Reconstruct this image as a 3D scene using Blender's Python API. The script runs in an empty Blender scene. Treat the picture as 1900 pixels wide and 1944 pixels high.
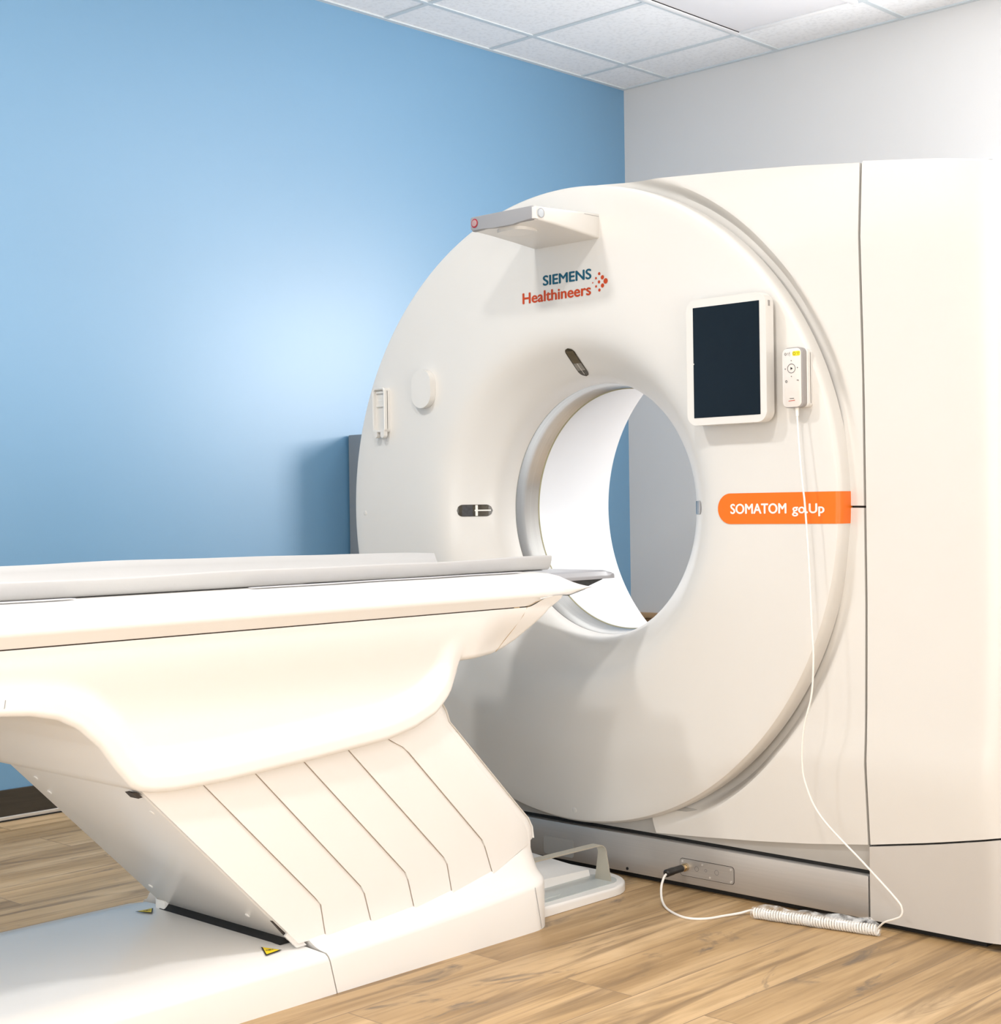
import bpy, bmesh, math, random
from mathutils import Vector, Matrix, noise
random.seed(4)
PI = math.pi
S = bpy.context.scene
COL = S.collection

# ------------------------------------------------------------------ materials
def nodes(name):
    m = bpy.data.materials.new(name); m.use_nodes = True
    nt = m.node_tree; nt.nodes.clear()
    out = nt.nodes.new('ShaderNodeOutputMaterial')
    b = nt.nodes.new('ShaderNodeBsdfPrincipled')
    nt.links.new(b.outputs[0], out.inputs[0])
    return m, nt, b

def mat(name, col, rough=0.4, metal=0.0, spec=0.5, var=0.03, scale=6.0, bump=0.0, bscale=200.0, coat=0.0, stretch=None):
    m, nt, b = nodes(name)
    tc = nt.nodes.new('ShaderNodeTexCoord')
    src = tc.outputs['Object']
    if stretch:
        mp = nt.nodes.new('ShaderNodeMapping'); mp.inputs['Scale'].default_value = stretch
        nt.links.new(src, mp.inputs[0]); src = mp.outputs[0]
    n = nt.nodes.new('ShaderNodeTexNoise'); n.inputs['Scale'].default_value = scale; n.inputs['Detail'].default_value = 3
    nt.links.new(src, n.inputs['Vector'])
    r = nt.nodes.new('ShaderNodeValToRGB')
    r.color_ramp.elements[0].position = 0.3; r.color_ramp.elements[1].position = 0.7
    r.color_ramp.elements[0].color = tuple(c * (1 - var) for c in col) + (1,)
    r.color_ramp.elements[1].color = tuple(min(1, c * (1 + var)) for c in col) + (1,)
    nt.links.new(n.outputs['Fac'], r.inputs[0]); nt.links.new(r.outputs[0], b.inputs['Base Color'])
    b.inputs['Roughness'].default_value = rough; b.inputs['Metallic'].default_value = metal
    b.inputs['Specular IOR Level'].default_value = spec
    b.inputs['Coat Weight'].default_value = coat; b.inputs['Coat Roughness'].default_value = 0.15 if coat < 0.5 else 0.38
    if bump:
        n2 = nt.nodes.new('ShaderNodeTexNoise'); n2.inputs['Scale'].default_value = bscale; n2.inputs['Detail'].default_value = 2
        nt.links.new(src, n2.inputs['Vector'])
        bp = nt.nodes.new('ShaderNodeBump'); bp.inputs['Strength'].default_value = bump; bp.inputs['Distance'].default_value = 0.002
        nt.links.new(n2.outputs['Fac'], bp.inputs['Height']); nt.links.new(bp.outputs[0], b.inputs['Normal'])
    return m

M = {}
M["white"] = mat("white_plastic", (0.675, 0.655, 0.62), 0.32, var=0.006, coat=0.15)
M['table'] = mat('table_white_plastic', (0.84, 0.825, 0.80), 0.30, var=0.006, coat=0.15)
M['liner'] = mat('bore_white', (0.66, 0.67, 0.69), 0.4, var=0.006)
M['blue'] = mat('blue_wall_paint', (0.120, 0.300, 0.495), 0.50, spec=1.0, coat=1.0, var=0.01, scale=2.0, bump=0.05, bscale=350)
M['grey_wall'] = mat('grey_wall_paint', (0.73, 0.72, 0.71), 0.6, var=0.01, scale=2.0, bump=0.05, bscale=350)
M['room_wall'] = mat('white_wall_paint', (0.80, 0.79, 0.77), 0.6, var=0.01)
M['steel'] = mat('brushed_steel', (0.46, 0.44, 0.42), 0.38, metal=0.55, var=0.03, scale=5.0, stretch=(60, 0.6, 60))
M['plate'] = mat('grey_painted_plate', (0.44, 0.43, 0.41), 0.45, metal=0.25, var=0.02)
M['ring'] = mat('bore_metal', (0.52, 0.52, 0.505), 0.27, metal=1.0, var=0.05, scale=4.0, stretch=(40, 1, 1))
M['black'] = mat('black_gap', (0.006, 0.006, 0.006), 0.6, var=0.02)
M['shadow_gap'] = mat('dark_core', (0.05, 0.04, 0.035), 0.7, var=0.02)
M['orange'] = mat('orange_band', (0.80, 0.150, 0.0015), 0.4, var=0.01)
M['cream_print'] = mat('cream_print', (0.84, 0.80, 0.74), 0.5, var=0.01)
M['teal_print'] = mat('teal_print', (0.002, 0.080, 0.140), 0.5, var=0.01)
M['orange_print'] = mat('orange_print', (0.50, 0.052, 0.003), 0.5, var=0.01)
M['grey_print'] = mat('grey_print', (0.16, 0.15, 0.15), 0.5, var=0.02)
M['black_print'] = mat('black_print', (0.02, 0.02, 0.02), 0.5, var=0.02)
M['screen'] = mat('black_glass', (0.004, 0.005, 0.007), 0.03, spec=0.6, var=0.02)
M['smoke'] = mat('smoked_window', (0.055, 0.048, 0.036), 0.12, var=0.35, scale=60)
M['grey_plastic'] = mat('grey_plastic', (0.27, 0.27, 0.28), 0.45, var=0.01)
M['pad'] = mat('pad_vinyl', (0.46, 0.455, 0.45), 0.45, var=0.015, bump=0.06, bscale=120)
M['cradle'] = mat('cradle_grey', (0.34, 0.34, 0.36), 0.35, var=0.02)
M['carbon'] = mat('carbon_black', (0.035, 0.037, 0.037), 0.35, var=0.2, scale=120)
M['slate'] = mat('slate_cabinet', (0.26, 0.285, 0.31), 0.55, var=0.02)
M['yellow'] = mat('warning_yellow', (0.90, 0.66, 0.01), 0.5, var=0.01)
M['red'] = mat('stop_red', (0.36, 0.003, 0.02), 0.4, var=0.02)
M['pink'] = mat('stop_button_grey', (0.36, 0.24, 0.24), 0.4, var=0.03)
M['lens'] = mat('sensor_lens', (0.50, 0.54, 0.58), 0.25, var=0.02)
M['remote_face'] = mat('remote_face', (0.70, 0.66, 0.62), 0.45, var=0.01)
M['remote_edge'] = mat('remote_edge', (0.30, 0.28, 0.27), 0.4, var=0.02)
M['cable'] = mat('cable_white', (0.82, 0.79, 0.74), 0.45, var=0.01)
M['brass'] = mat('nickel_brass', (0.62, 0.50, 0.33), 0.25, metal=1.0, var=0.05, scale=40)
M['strap'] = mat('guard_strap', (0.55, 0.52, 0.44), 0.4, metal=0.5, var=0.03)
M['pedal_blue'] = mat('pedal_grey', (0.50, 0.53, 0.52), 0.3, var=0.03)
M['baseboard'] = mat('dark_vinyl_base', (0.040, 0.034, 0.026), 0.4, var=0.15, scale=10, stretch=(1, 1, 12))
M['alu'] = mat('aluminium_strip', (0.75, 0.74, 0.72), 0.35, metal=0.7, var=0.03)
M['tbar'] = mat('ceiling_grid_white', (0.62, 0.68, 0.72), 0.5, var=0.01)
M['wood_rail'] = mat('maple_rail', (0.55, 0.33, 0.16), 0.4, var=0.08, scale=8, stretch=(8, 1, 8))
M['wood_dark'] = mat('walnut_face', (0.30, 0.16, 0.06), 0.45, var=0.08, scale=8, stretch=(8, 1, 8))

def mat_tile():
    m, nt, b = nodes('mineral_tile')
    tc = nt.nodes.new('ShaderNodeTexCoord')
    n = nt.nodes.new('ShaderNodeTexNoise'); n.inputs['Scale'].default_value = 60; n.inputs['Detail'].default_value = 6
    nt.links.new(tc.outputs['Object'], n.inputs['Vector'])
    r = nt.nodes.new('ShaderNodeValToRGB')
    r.color_ramp.elements[0].position = 0.38; r.color_ramp.elements[0].color = (0.83, 0.84, 0.86, 1)
    r.color_ramp.elements[1].position = 0.5; r.color_ramp.elements[1].color = (0.90, 0.91, 0.93, 1)
    nt.links.new(n.outputs['Fac'], r.inputs[0]); nt.links.new(r.outputs[0], b.inputs['Base Color'])
    bp = nt.nodes.new('ShaderNodeBump'); bp.inputs['Strength'].default_value = 0.2; bp.inputs['Distance'].default_value = 0.003
    nt.links.new(n.outputs['Fac'], bp.inputs['Height']); nt.links.new(bp.outputs[0], b.inputs['Normal'])
    b.inputs['Roughness'].default_value = 0.9
    return m
M['tile'] = mat_tile()

def mat_floor():
    m, nt, b = nodes('wood_plank_floor')
    N = nt.nodes.new; L = nt.links.new
    tc = N('ShaderNodeTexCoord')
    br = N('ShaderNodeTexBrick')
    br.offset = 0.37; br.offset_frequency = 2; br.squash = 1.0
    br.inputs['Color1'].default_value = (0, 0, 0, 1); br.inputs['Color2'].default_value = (1, 1, 1, 1)
    br.inputs['Mortar'].default_value = (0.5, 0.5, 0.5, 1)
    br.inputs['Scale'].default_value = 1.0; br.inputs['Mortar Size'].default_value = 0.0016
    br.inputs['Mortar Smooth'].default_value = 0.3; br.inputs['Bias'].default_value = 0.0
    br.inputs['Brick Width'].default_value = 1.22; br.inputs['Row Height'].default_value = 0.18
    L(tc.outputs['Object'], br.inputs['Vector'])
    rnd = N('ShaderNodeSeparateColor'); L(br.outputs['Color'], rnd.inputs[0])
    off = N('ShaderNodeVectorMath'); off.operation = 'SCALE'; off.inputs[0].default_value = (31.7, 17.3, 9.1)
    L(rnd.outputs[0], off.inputs['Scale'])
    add = N('ShaderNodeVectorMath'); add.operation = 'ADD'; L(tc.outputs['Object'], add.inputs[0]); L(off.outputs[0], add.inputs[1])
    def ns(scale, st, detail, dist=0.0):
        mp = N('ShaderNodeMapping'); mp.inputs['Scale'].default_value = st; L(add.outputs[0], mp.inputs[0])
        n = N('ShaderNodeTexNoise'); n.inputs['Scale'].default_value = scale; n.inputs['Detail'].default_value = detail
        n.inputs['Distortion'].default_value = dist; n.inputs['Roughness'].default_value = 0.6
        L(mp.outputs[0], n.inputs['Vector']); return n.outputs['Fac']
    def ramp(f, stops):
        r = N('ShaderNodeValToRGB'); e = r.color_ramp.elements
        e[0].position, e[0].color = stops[0][0], stops[0][1] + (1,)
        e[1].position, e[1].color = stops[-1][0], stops[-1][1] + (1,)
        for p, c in stops[1:-1]:
            x = e.new(p); x.color = c + (1,)
        L(f, r.inputs[0]); return r.outputs[0]
    def mix(f, a, c, mode='MIX'):
        x = N('ShaderNodeMix'); x.data_type = 'RGBA'; x.blend_type = mode
        if isinstance(f, float): x.inputs[0].default_value = f
        else: L(f, x.inputs[0])
        L(a, x.inputs[6])
        if isinstance(c, tuple): x.inputs[7].default_value = c + (1,)
        else: L(c, x.inputs[7])
        return x.outputs[2]
    base = ramp(ns(1.0, (0.9, 5.0, 1), 4, 0.8), [(0.25, (0.35, 0.22, 0.10)), (0.48, (0.52, 0.345, 0.172)), (0.70, (0.70, 0.495, 0.28))])
    grain = ramp(ns(1.0, (2.2, 55, 1), 5, 0.4), [(0.30, (0.66, 0.62, 0.56)), (0.55, (1, 1, 1))])
    c = mix(0.75, base, grain, 'MULTIPLY')
    streak = ramp(ns(1.0, (0.9, 11.0, 1), 6, 1.6), [(0.53, (0, 0, 0)), (0.64, (0.62, 0.62, 0.62)), (0.72, (0.85, 0.85, 0.85))])
    c = mix(streak, c, (0.20, 0.125, 0.062))
    knot = ramp(ns(1.0, (2.2, 6.0, 1), 5, 2.2), [(0.60, (0, 0, 0)), (0.70, (0.85, 0.85, 0.85))])
    c = mix(knot, c, (0.150, 0.115, 0.085))
    tint = ramp(rnd.outputs[0], [(0.0, (0.80, 0.79, 0.78)), (1.0, (1.0, 1.0, 1.0))])
    c = mix(1.0, c, tint, 'MULTIPLY')
    c = mix(br.outputs['Fac'], c, (0.24, 0.16, 0.09))
    L(c, b.inputs['Base Color'])
    b.inputs['Roughness'].default_value = 0.42; b.inputs['Specular IOR Level'].default_value = 0.35
    bp = N('ShaderNodeBump'); bp.inputs['Strength'].default_value = 0.15; bp.inputs['Distance'].default_value = 0.001
    L(grain, bp.inputs['Height']); L(bp.outputs[0], b.inputs['Normal'])
    return m
M['floor'] = mat_floor()

def mat_film():
    m, nt, b = nodes('clear_plastic_film')
    tc = nt.nodes.new('ShaderNodeTexCoord'); n = nt.nodes.new('ShaderNodeTexNoise'); n.inputs['Scale'].default_value = 55
    nt.links.new(tc.outputs['Object'], n.inputs['Vector'])
    r = nt.nodes.new('ShaderNodeMapRange'); r.inputs[1].default_value = 0.4; r.inputs[2].default_value = 0.65
    r.inputs[3].default_value = 0.05; r.inputs[4].default_value = 0.5
    nt.links.new(n.outputs['Fac'], r.inputs[0]); nt.links.new(r.outputs[0], b.inputs['Alpha'])
    b.inputs['Base Color'].default_value = (0.85, 0.86, 0.86, 1); b.inputs['Roughness'].default_value = 0.12
    return m
M['film'] = mat_film()

# ------------------------------------------------------------------ mesh helpers
def tag(o, label=None, cat=None, group=None, kind=None):
    if label: o['label'] = label
    if cat: o['category'] = cat
    if group: o['group'] = group
    if kind: o['kind'] = kind
    return o

def empty(name, loc, label, cat, group=None):
    o = bpy.data.objects.new(name, None); COL.objects.link(o); o.location = loc
    o.empty_display_size = 0.1
    return tag(o, label, cat, group)

def link(name, me, m, parent=None, label=None, smooth=35):
    me.materials.clear(); me.materials.append(M[m] if isinstance(m, str) else m)
    if smooth is not None and len(me.polygons):
        me.shade_smooth(); me.set_sharp_from_angle(angle=math.radians(smooth))
    o = bpy.data.objects.new(name, me); COL.objects.link(o)
    if parent is not None:
        o.parent = parent
        if parent.type == 'EMPTY':
            o.matrix_parent_inverse = Matrix.Translation(-Vector(parent.location))
    if label: o['label'] = label
    return o

class MB:
    def __init__(s): s.bm = bmesh.new()
    def face(s, vs):
        try: return s.bm.faces.new(vs)
        except ValueError: return None
    def v(s, p): return s.bm.verts.new(p)
    def box(s, x0, x1, y0, y1, z0, z1, bev=0.0, seg=2, axes=None):
        n0 = len(s.bm.verts)
        r = bmesh.ops.create_cube(s.bm, size=1.0)
        vs = r['verts']
        for v in vs:
            v.co = Vector(((x0 + x1) / 2 + v.co.x * (x1 - x0), (y0 + y1) / 2 + v.co.y * (y1 - y0), (z0 + z1) / 2 + v.co.z * (z1 - z0)))
        if bev:
            es = {e for v in vs for e in v.link_edges}
            bmesh.ops.bevel(s.bm, geom=list(es), offset=bev, segments=seg, profile=0.5, affect='EDGES')
        return s
    def prism(s, poly, f0, f1, bev=0.0, seg=2):
        """poly: 2D points; f0/f1 map a 2D point to the two end faces in 3D"""
        a = [s.v(f0(p)) for p in poly]; b = [s.v(f1(p)) for p in poly]
        n = len(poly); fs = [s.face(a), s.face(b[::-1])]
        for i in range(n):
            fs.append(s.face([a[i], a[(i + 1) % n], b[(i + 1) % n], b[i]]))
        if bev:
            es = set()
            for f in fs[:1]:
                for e in f.edges: es.add(e)
            bmesh.ops.bevel(s.bm, geom=list(es), offset=bev, segments=seg, profile=0.5, affect='EDGES')
        return s
    def grid(s, rows, close_u=False, close_v=False):
        V = [[s.v(p) for p in r] for r in rows]
        nr, nc = len(V), len(V[0])
        for i in range(nr - (0 if close_u else 1)):
            for j in range(nc - (0 if close_v else 1)):
                s.face([V[i][j], V[(i + 1) % nr][j], V[(i + 1) % nr][(j + 1) % nc], V[i][(j + 1) % nc]])
        return V
    def tube(s, pts, r, n=10, cap=True, rf=None):
        pts = [Vector(p) for p in pts]
        rows = []; up = Vector((0.123, 0.37, 1)).normalized(); prev = None
        for i, p in enumerate(pts):
            t = (pts[min(i + 1, len(pts) - 1)] - pts[max(i - 1, 0)]).normalized()
            if prev is None:
                a = t.cross(up).normalized()
            else:
                a = (prev - t * prev.dot(t)).normalized()
            prev = a; b = t.cross(a)
            rr = rf(i / (len(pts) - 1)) if rf else r
            rows.append([p + (a * math.cos(2 * PI * k / n) + b * math.sin(2 * PI * k / n)) * rr for k in range(n)])
        V = s.grid(rows, close_v=True)
        if cap: s.face(V[0][::-1]); s.face(V[-1])
        return s
    def done(s, name, m, parent=None, label=None, smooth=35, merge=1e-5, solid=None):
        if merge: bmesh.ops.remove_doubles(s.bm, verts=s.bm.verts, dist=merge)
        if solid: bmesh.ops.solidify(s.bm, geom=s.bm.faces[:], thickness=solid)
        bmesh.ops.recalc_face_normals(s.bm, faces=s.bm.faces)
        me = bpy.data.meshes.new(name); s.bm.to_mesh(me); s.bm.free()
        return link(name, me, m, parent, label, smooth)

def rrect(cx, cy, w, h, r, n=8):
    pts = []
    for sx, sy, a0 in ((1, 1, 0), (-1, 1, 90), (-1, -1, 180), (1, -1, 270)):
        for k in range(n + 1):
            a = math.radians(a0 + 90 * k / n)
            pts.append((cx + sx * (w / 2 - r) + r * math.cos(a), cy + sy * (h / 2 - r) + r * math.sin(a)))
    return pts

def circle(cx, cy, r, n=32): return [(cx + r * math.cos(2 * PI * k / n), cy + r * math.sin(2 * PI * k / n)) for k in range(n)]

def plate_x(poly, x0, x1, **k):          # 2D points are (y, z); front face at x0
    return MB().prism(poly, lambda p: (x0, p[0], p[1]), lambda p: (x1, p[0], p[1]), **k)

def spline(pts, per=10):
    P = [Vector(p) for p in pts]; out = []
    for i in range(len(P) - 1):
        p0, p1, p2, p3 = P[max(i - 1, 0)], P[i], P[i + 1], P[min(i + 2, len(P) - 1)]
        for k in range(per):
            t = k / per
            out.append(0.5 * ((2 * p1) + (p2 - p0) * t + (2 * p0 - 5 * p1 + 4 * p2 - p3) * t * t + (3 * p1 - p0 - 3 * p2 + p3) * t ** 3))
    out.append(P[-1]); return out

def interp(x, tab):
    if x <= tab[0][0]: return tab[0][1]
    for (a, fa), (b, fb) in zip(tab, tab[1:]):
        if x <= b: return fa + (fb - fa) * (x - a) / (b - a)
    return tab[-1][1]

def smooth01(t): t = max(0, min(1, t)); return t * t * (3 - 2 * t)

def text_x(name, s, m, parent, x, y_left, z_base, width, height, bold=0.0, label=None, capref='H', space=1.0):
    """lettering on a plane facing -X; width/height scale the glyph outline to size"""
    def mesh_of(txt):
        cu = bpy.data.curves.new('t', 'FONT'); cu.body = txt; cu.size = 1.0; cu.space_character = space
        cu.resolution_u = 4; cu.extrude = 0.0
        o = bpy.data.objects.new('t', cu); COL.objects.link(o)
        bpy.context.view_layer.update()
        dg = bpy.context.evaluated_depsgraph_get()
        me = bpy.data.meshes.new_from_object(o.evaluated_get(dg))
        bpy.data.objects.remove(o); bpy.data.curves.remove(cu)
        return me
    ref = mesh_of(capref); ch = max(v.co.y for v in ref.vertices) - min(v.co.y for v in ref.vertices); zb = min(v.co.y for v in ref.vertices)
    bpy.data.meshes.remove(ref)
    me = mesh_of(s)
    x0 = min(v.co.x for v in me.vertices); x1 = max(v.co.x for v in me.vertices)
    for v in me.vertices:
        u = (v.co.x - x0) / (x1 - x0) * width; w = (v.co.y - zb) / ch * height
        v.co = Vector((x, y_left - u, z_base + w))
    if bold:
        bm = bmesh.new(); bm.from_mesh(me)
        for kk, (dy, dz) in enumerate(((1, 0), (-1, 0), (0, 0.6), (0, -0.6))):
            n0 = len(bm.verts); bm.from_mesh(me); bm.verts.ensure_lookup_table()
            for v in bm.verts[n0:]: v.co.y += dy * bold * height; v.co.z += dz * bold * height; v.co.x -= 0.00006 * (kk + 1)
        bm.to_mesh(me); bm.free()
    me.name = name
    return link(name, me, m, parent, label, smooth=None)

# ------------------------------------------------------------------ the room
XW, YW, ZC = 5.758, 4.645, 2.996
XF, YN = -1.7, -1.5
def slab(name, m, *b, label=None):
    o = MB().box(*b).done(name, m, smooth=None); o['kind'] = 'structure'
    if label: o['label'] = label
    return o
T = 0.12
slab('floor', 'floor', XF - T, XW + T, YN - T, YW + T, -T, 0, label='wood-look plank floor')
slab('ceiling', 'tile', XF - T, XW + T, YN - T, YW + T, ZC, ZC + T, label='white mineral tile ceiling')
slab('wall_left', 'blue', XF - T, XW + T, YW, YW + T, 0, ZC, label='blue painted wall')
slab('wall_right', 'grey_wall', XW, XW + T, YN - T, YW, 0, ZC, label='pale grey painted wall')
slab('wall_front', 'room_wall', XF - T, XF, YN - T, YW, 0, ZC)
slab('wall_back', 'room_wall', XF, XW, YN - T, YN, 0, ZC)
o = MB().box(XF, XW, YW - 0.008, YW, 0.016, 0.103, 0.002).done('baseboard_left', 'baseboard', smooth=None); o['kind'] = 'structure'; o['label'] = 'dark brown vinyl baseboard on the blue wall'
o = MB().box(XW - 0.008, XW, YN, YW - 0.012, 0.016, 0.103, 0.002).done('baseboard_right', 'baseboard', smooth=None); o['kind'] = 'structure'
b = MB(); b.box(XF, XW, YW - 0.011, YW, 0.004, 0.0165, 0.002)
o = b.done('trim_1', 'alu', smooth=None); o['kind'] = 'structure'; o['label'] = 'bright metal strip under the baseboard'
b = MB(); b.box(XF, XW, YW - 0.0125, YW, 0.0, 0.004)
o = b.done('trim_5', 'black', smooth=None); o['kind'] = 'structure'
# ceiling grid: one lattice of T-bars, 24 mm wide
gx = [5.432 - 0.6105 * k for k in range(0, 12)]; gy = [4.378 - 0.6105 * k for k in range(0, 10)]
b = MB()
for x in gx: b.box(x - 0.011, x + 0.011, YN, YW, ZC - 0.004, ZC + 0.002)
for y in gy: b.box(XF, XW, y - 0.011, y + 0.011, ZC - 0.0045, ZC + 0.002)
o = b.done('trim_2', 'tbar', smooth=None, merge=None); o['kind'] = 'structure'; o['label'] = 'white ceiling T-bar grid'
b = MB(); b.box(XF, XW, YW - 0.02, YW, ZC - 0.006, ZC); o = b.done('trim_3', 'tbar', smooth=None); o['kind'] = 'structure'
b = MB(); b.box(XW - 0.02, XW, YN, YW - 0.02, ZC - 0.006, ZC); o = b.done('trim_4', 'tbar', smooth=None); o['kind'] = 'structure'

# lay-in ceiling light near the corner
lx0, lx1, ly1, ly0 = gx[2] + 0.014, gx[0] - 0.014, gy[1] - 0.014, gy[2] + 0.014
cl = empty('ceiling_light', ((lx0 + lx1) / 2, (ly0 + ly1) / 2, ZC), 'flat rectangular lay-in ceiling light panel by the grey wall', 'ceiling light')
b = MB()
for bx in ((lx0, lx1, ly1 - 0.03, ly1), (lx0, lx1, ly0, ly0 + 0.03), (lx0, lx0 + 0.03, ly0 + 0.03, ly1 - 0.03), (lx1 - 0.03, lx1, ly0 + 0.03, ly1 - 0.03)):
    b.box(*bx, ZC - 0.014, ZC, 0.003)
b.done('frame', mat('light_frame', (0.86, 0.86, 0.87), 0.35, var=0.01), cl)
MB().box(lx0 + 0.03, lx1 - 0.03, ly0 + 0.03, ly1 - 0.03, ZC - 0.008, ZC - 0.002).done('diffuser', mat('diffuser_acrylic', (0.74, 0.735, 0.76), 0.5, var=0.01), cl)

# wooden crash rail on the grey wall
wr = empty('wall_rail', (XW, 3.9, 0.4), 'wooden crash rail on grey wall glimpsed through the scanner bore', 'rail')
MB().box(XW - 0.035, XW, 2.2, 4.60, 0.468, 0.494, 0.006).done('rail_cap', 'wood_rail', wr)
MB().box(XW - 0.022, XW, 2.2, 4.60, 0.28, 0.467, 0.004).done('rail_board', 'wood_dark', wr)

# window frame added unseen behind the scanner, around the blue-wall glow lamp
b = MB()
for bx in ((1.70, 2.90, 1.41, 1.46), (1.70, 2.90, 2.26, 2.31), (1.70, 1.75, 1.46, 2.26), (2.85, 2.90, 1.46, 2.26)):
    b.box(XW - 0.05, XW, *bx, 0.003)
o = b.done('added_window_1', 'room_wall', smooth=None); o['kind'] = 'structure'

# slate cabinet by the blue wall
ec = empty('equipment_cabinet', (4.24, 4.48, 0), 'slate-grey cabinet against the blue wall, behind the scanner\'s left edge', 'cabinet')
MB().box(3.985, 4.50, 4.32, 4.636, 0.06, 1.296, 0.004).done('body', 'slate', ec)
MB().box(4.0, 4.485, 4.34, 4.63, 0.0, 0.06).done('plinth', 'black', ec)
MB().box(4.01, 4.475, 4.312, 4.32, 0.09, 1.27, 0.003).done('door', 'slate', ec)

# ------------------------------------------------------------------ CT gantry
G = empty('ct_scanner', (3.5, 2.45, 0), 'large white ring-shaped CT scanner with round bore and orange name band', 'medical scanner')
YC, ZD, ZB = 2.793, 1.0034, 0.993
RD = 0.871
def fold_z(y): return interp(-y, [(-3.4, 0.58), (-3.222, 0.466), (-3.062, 0.387), (-2.94, 0.353), (-2.802, 0.336), (-2.67, 0.338), (-2.388, 0.350), (-2.224, 0.363), (-1.868, 0.403)])
# front profile of the disc: (x, r)
PROF = [(3.222, 0.871), (3.186, 0.8712), (3.177, 0.8685), (3.1715, 0.864), (3.170, 0.858)]
PROF += [(3.170, 0.858 - 0.027 * k) for k in range(1, 12)]
PROF += [(3.1705, 0.548), (3.172, 0.52), (3.1755, 0.497), (3.181, 0.478), (3.190, 0.460), (3.2035, 0.443), (3.220, 0.426), (3.238, 0.409), (3.256, 0.392), (3.272, 0.378), (3.288, 0.367), (3.305, 0.3605), (3.33, 0.3565), (3.359, 0.355)]
def zc(r): return ZB + (ZD - ZB) * smooth01((r - 0.44) / 0.12)
def disc_pt(x, r, a, off=0.0):
    y = YC + r * math.cos(a); z = zc(r) + r * math.sin(a)
    if r > 0.5:
        d = fold_z(y) - z
        if d > 0 and x < 3.215: x = x + 0.10 * d * smooth01(d / 0.03) * (1 - smooth01((x - 3.18) / 0.03))
    return (x - off, y, z)
NS = 224
b = MB()
b.grid([[disc_pt(x, r, 2 * PI * k / NS) for k in range(NS)] for x, r in PROF], close_v=True)
b.done('front_cover', 'white', G, smooth=30)
# thin groove ring where the metal begins, the metal ring, the liner
def revolve(name, prof, m, lab=None, z=ZB, n=160):
    b = MB(); b.grid([[(x, YC + r * math.cos(2 * PI * k / n), z + r * math.sin(2 * PI * k / n)) for k in range(n)] for x, r in prof], close_v=True)
    return b.done(name, m, G, lab, smooth=30)
revolve('bore_ring', [(3.359, 0.3552), (3.362, 0.3535), (3.40, 0.350), (3.45, 0.3455)], 'ring', 'polished metal ring inside the bore')
revolve('bore_seal', [(3.450, 0.3456), (3.4515, 0.3438), (3.454, 0.3438), (3.4552, 0.3456)], mat('seal_olive', (0.30, 0.28, 0.16), 0.5, var=0.05))
revolve('bore_liner', [(3.4545, 0.345), (3.50, 0.3555), (3.60, 0.388), (3.75, 0.438), (3.90, 0.490), (4.0, 0.526), (4.012, 0.545), (4.01, 0.56)], 'liner', 'bright white flared tunnel liner')
# body drum behind the disc and rear cover
revolve('drum', [(3.222, 0.84), (3.26, 0.85), (3.90, 0.85), (3.97, 0.82), (4.008, 0.76), (4.012, 0.55)], 'white', z=ZD)

ZT = [(1.35, 1.735), (1.551, 1.750), (1.70, 1.777), (1.881, 1.8013), (2.05, 1.822), (2.227, 1.8395), (2.477, 1.8600), (2.693, 1.8755), (2.80, 1.879), (2.95, 1.872)]
ZBT = [(1.35, 0.285), (1.572, 0.2492), (1.72, 0.220), (1.881, 0.1927), (2.05, 0.171), (2.2, 0.1565), (2.36, 0.144), (2.52, 0.1336), (2.7, 0.13)]
def zt(y): return interp(y, ZT)
def zbt(y): return interp(y, ZBT)
KINK = [(0.10, 0.004), (0.19, -0.002), (0.385, -0.016), (0.47, -0.009), (0.75, 0.0), (1.30, 0.0), (1.50, -0.006), (1.63, -0.010), (1.80, 0.002), (1.95, 0.004)]
def groove(y, z):
    dy, dz = YC - y, z - ZD
    r = math.hypot(dy, dz); a = math.degrees(math.atan2(dz, dy)); d = r - RD
    A = interp(a, [(-110, 0.045), (-75, 0.055), (-50, 0.05), (-30, 0.022), (-8, 0.0), (8, 0.004), (22, 0.022), (38, 0.034), (60, 0.036), (74, 0.025), (86, 0.0)])
    return A * (1 - smooth01((d - 0.010) / 0.032)) * smooth01((z - 0.15) / 0.16)
def xs(y, z): return 3.214 + interp(z, KINK) + groove(y, z)
SEAM = 1.8825
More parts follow.
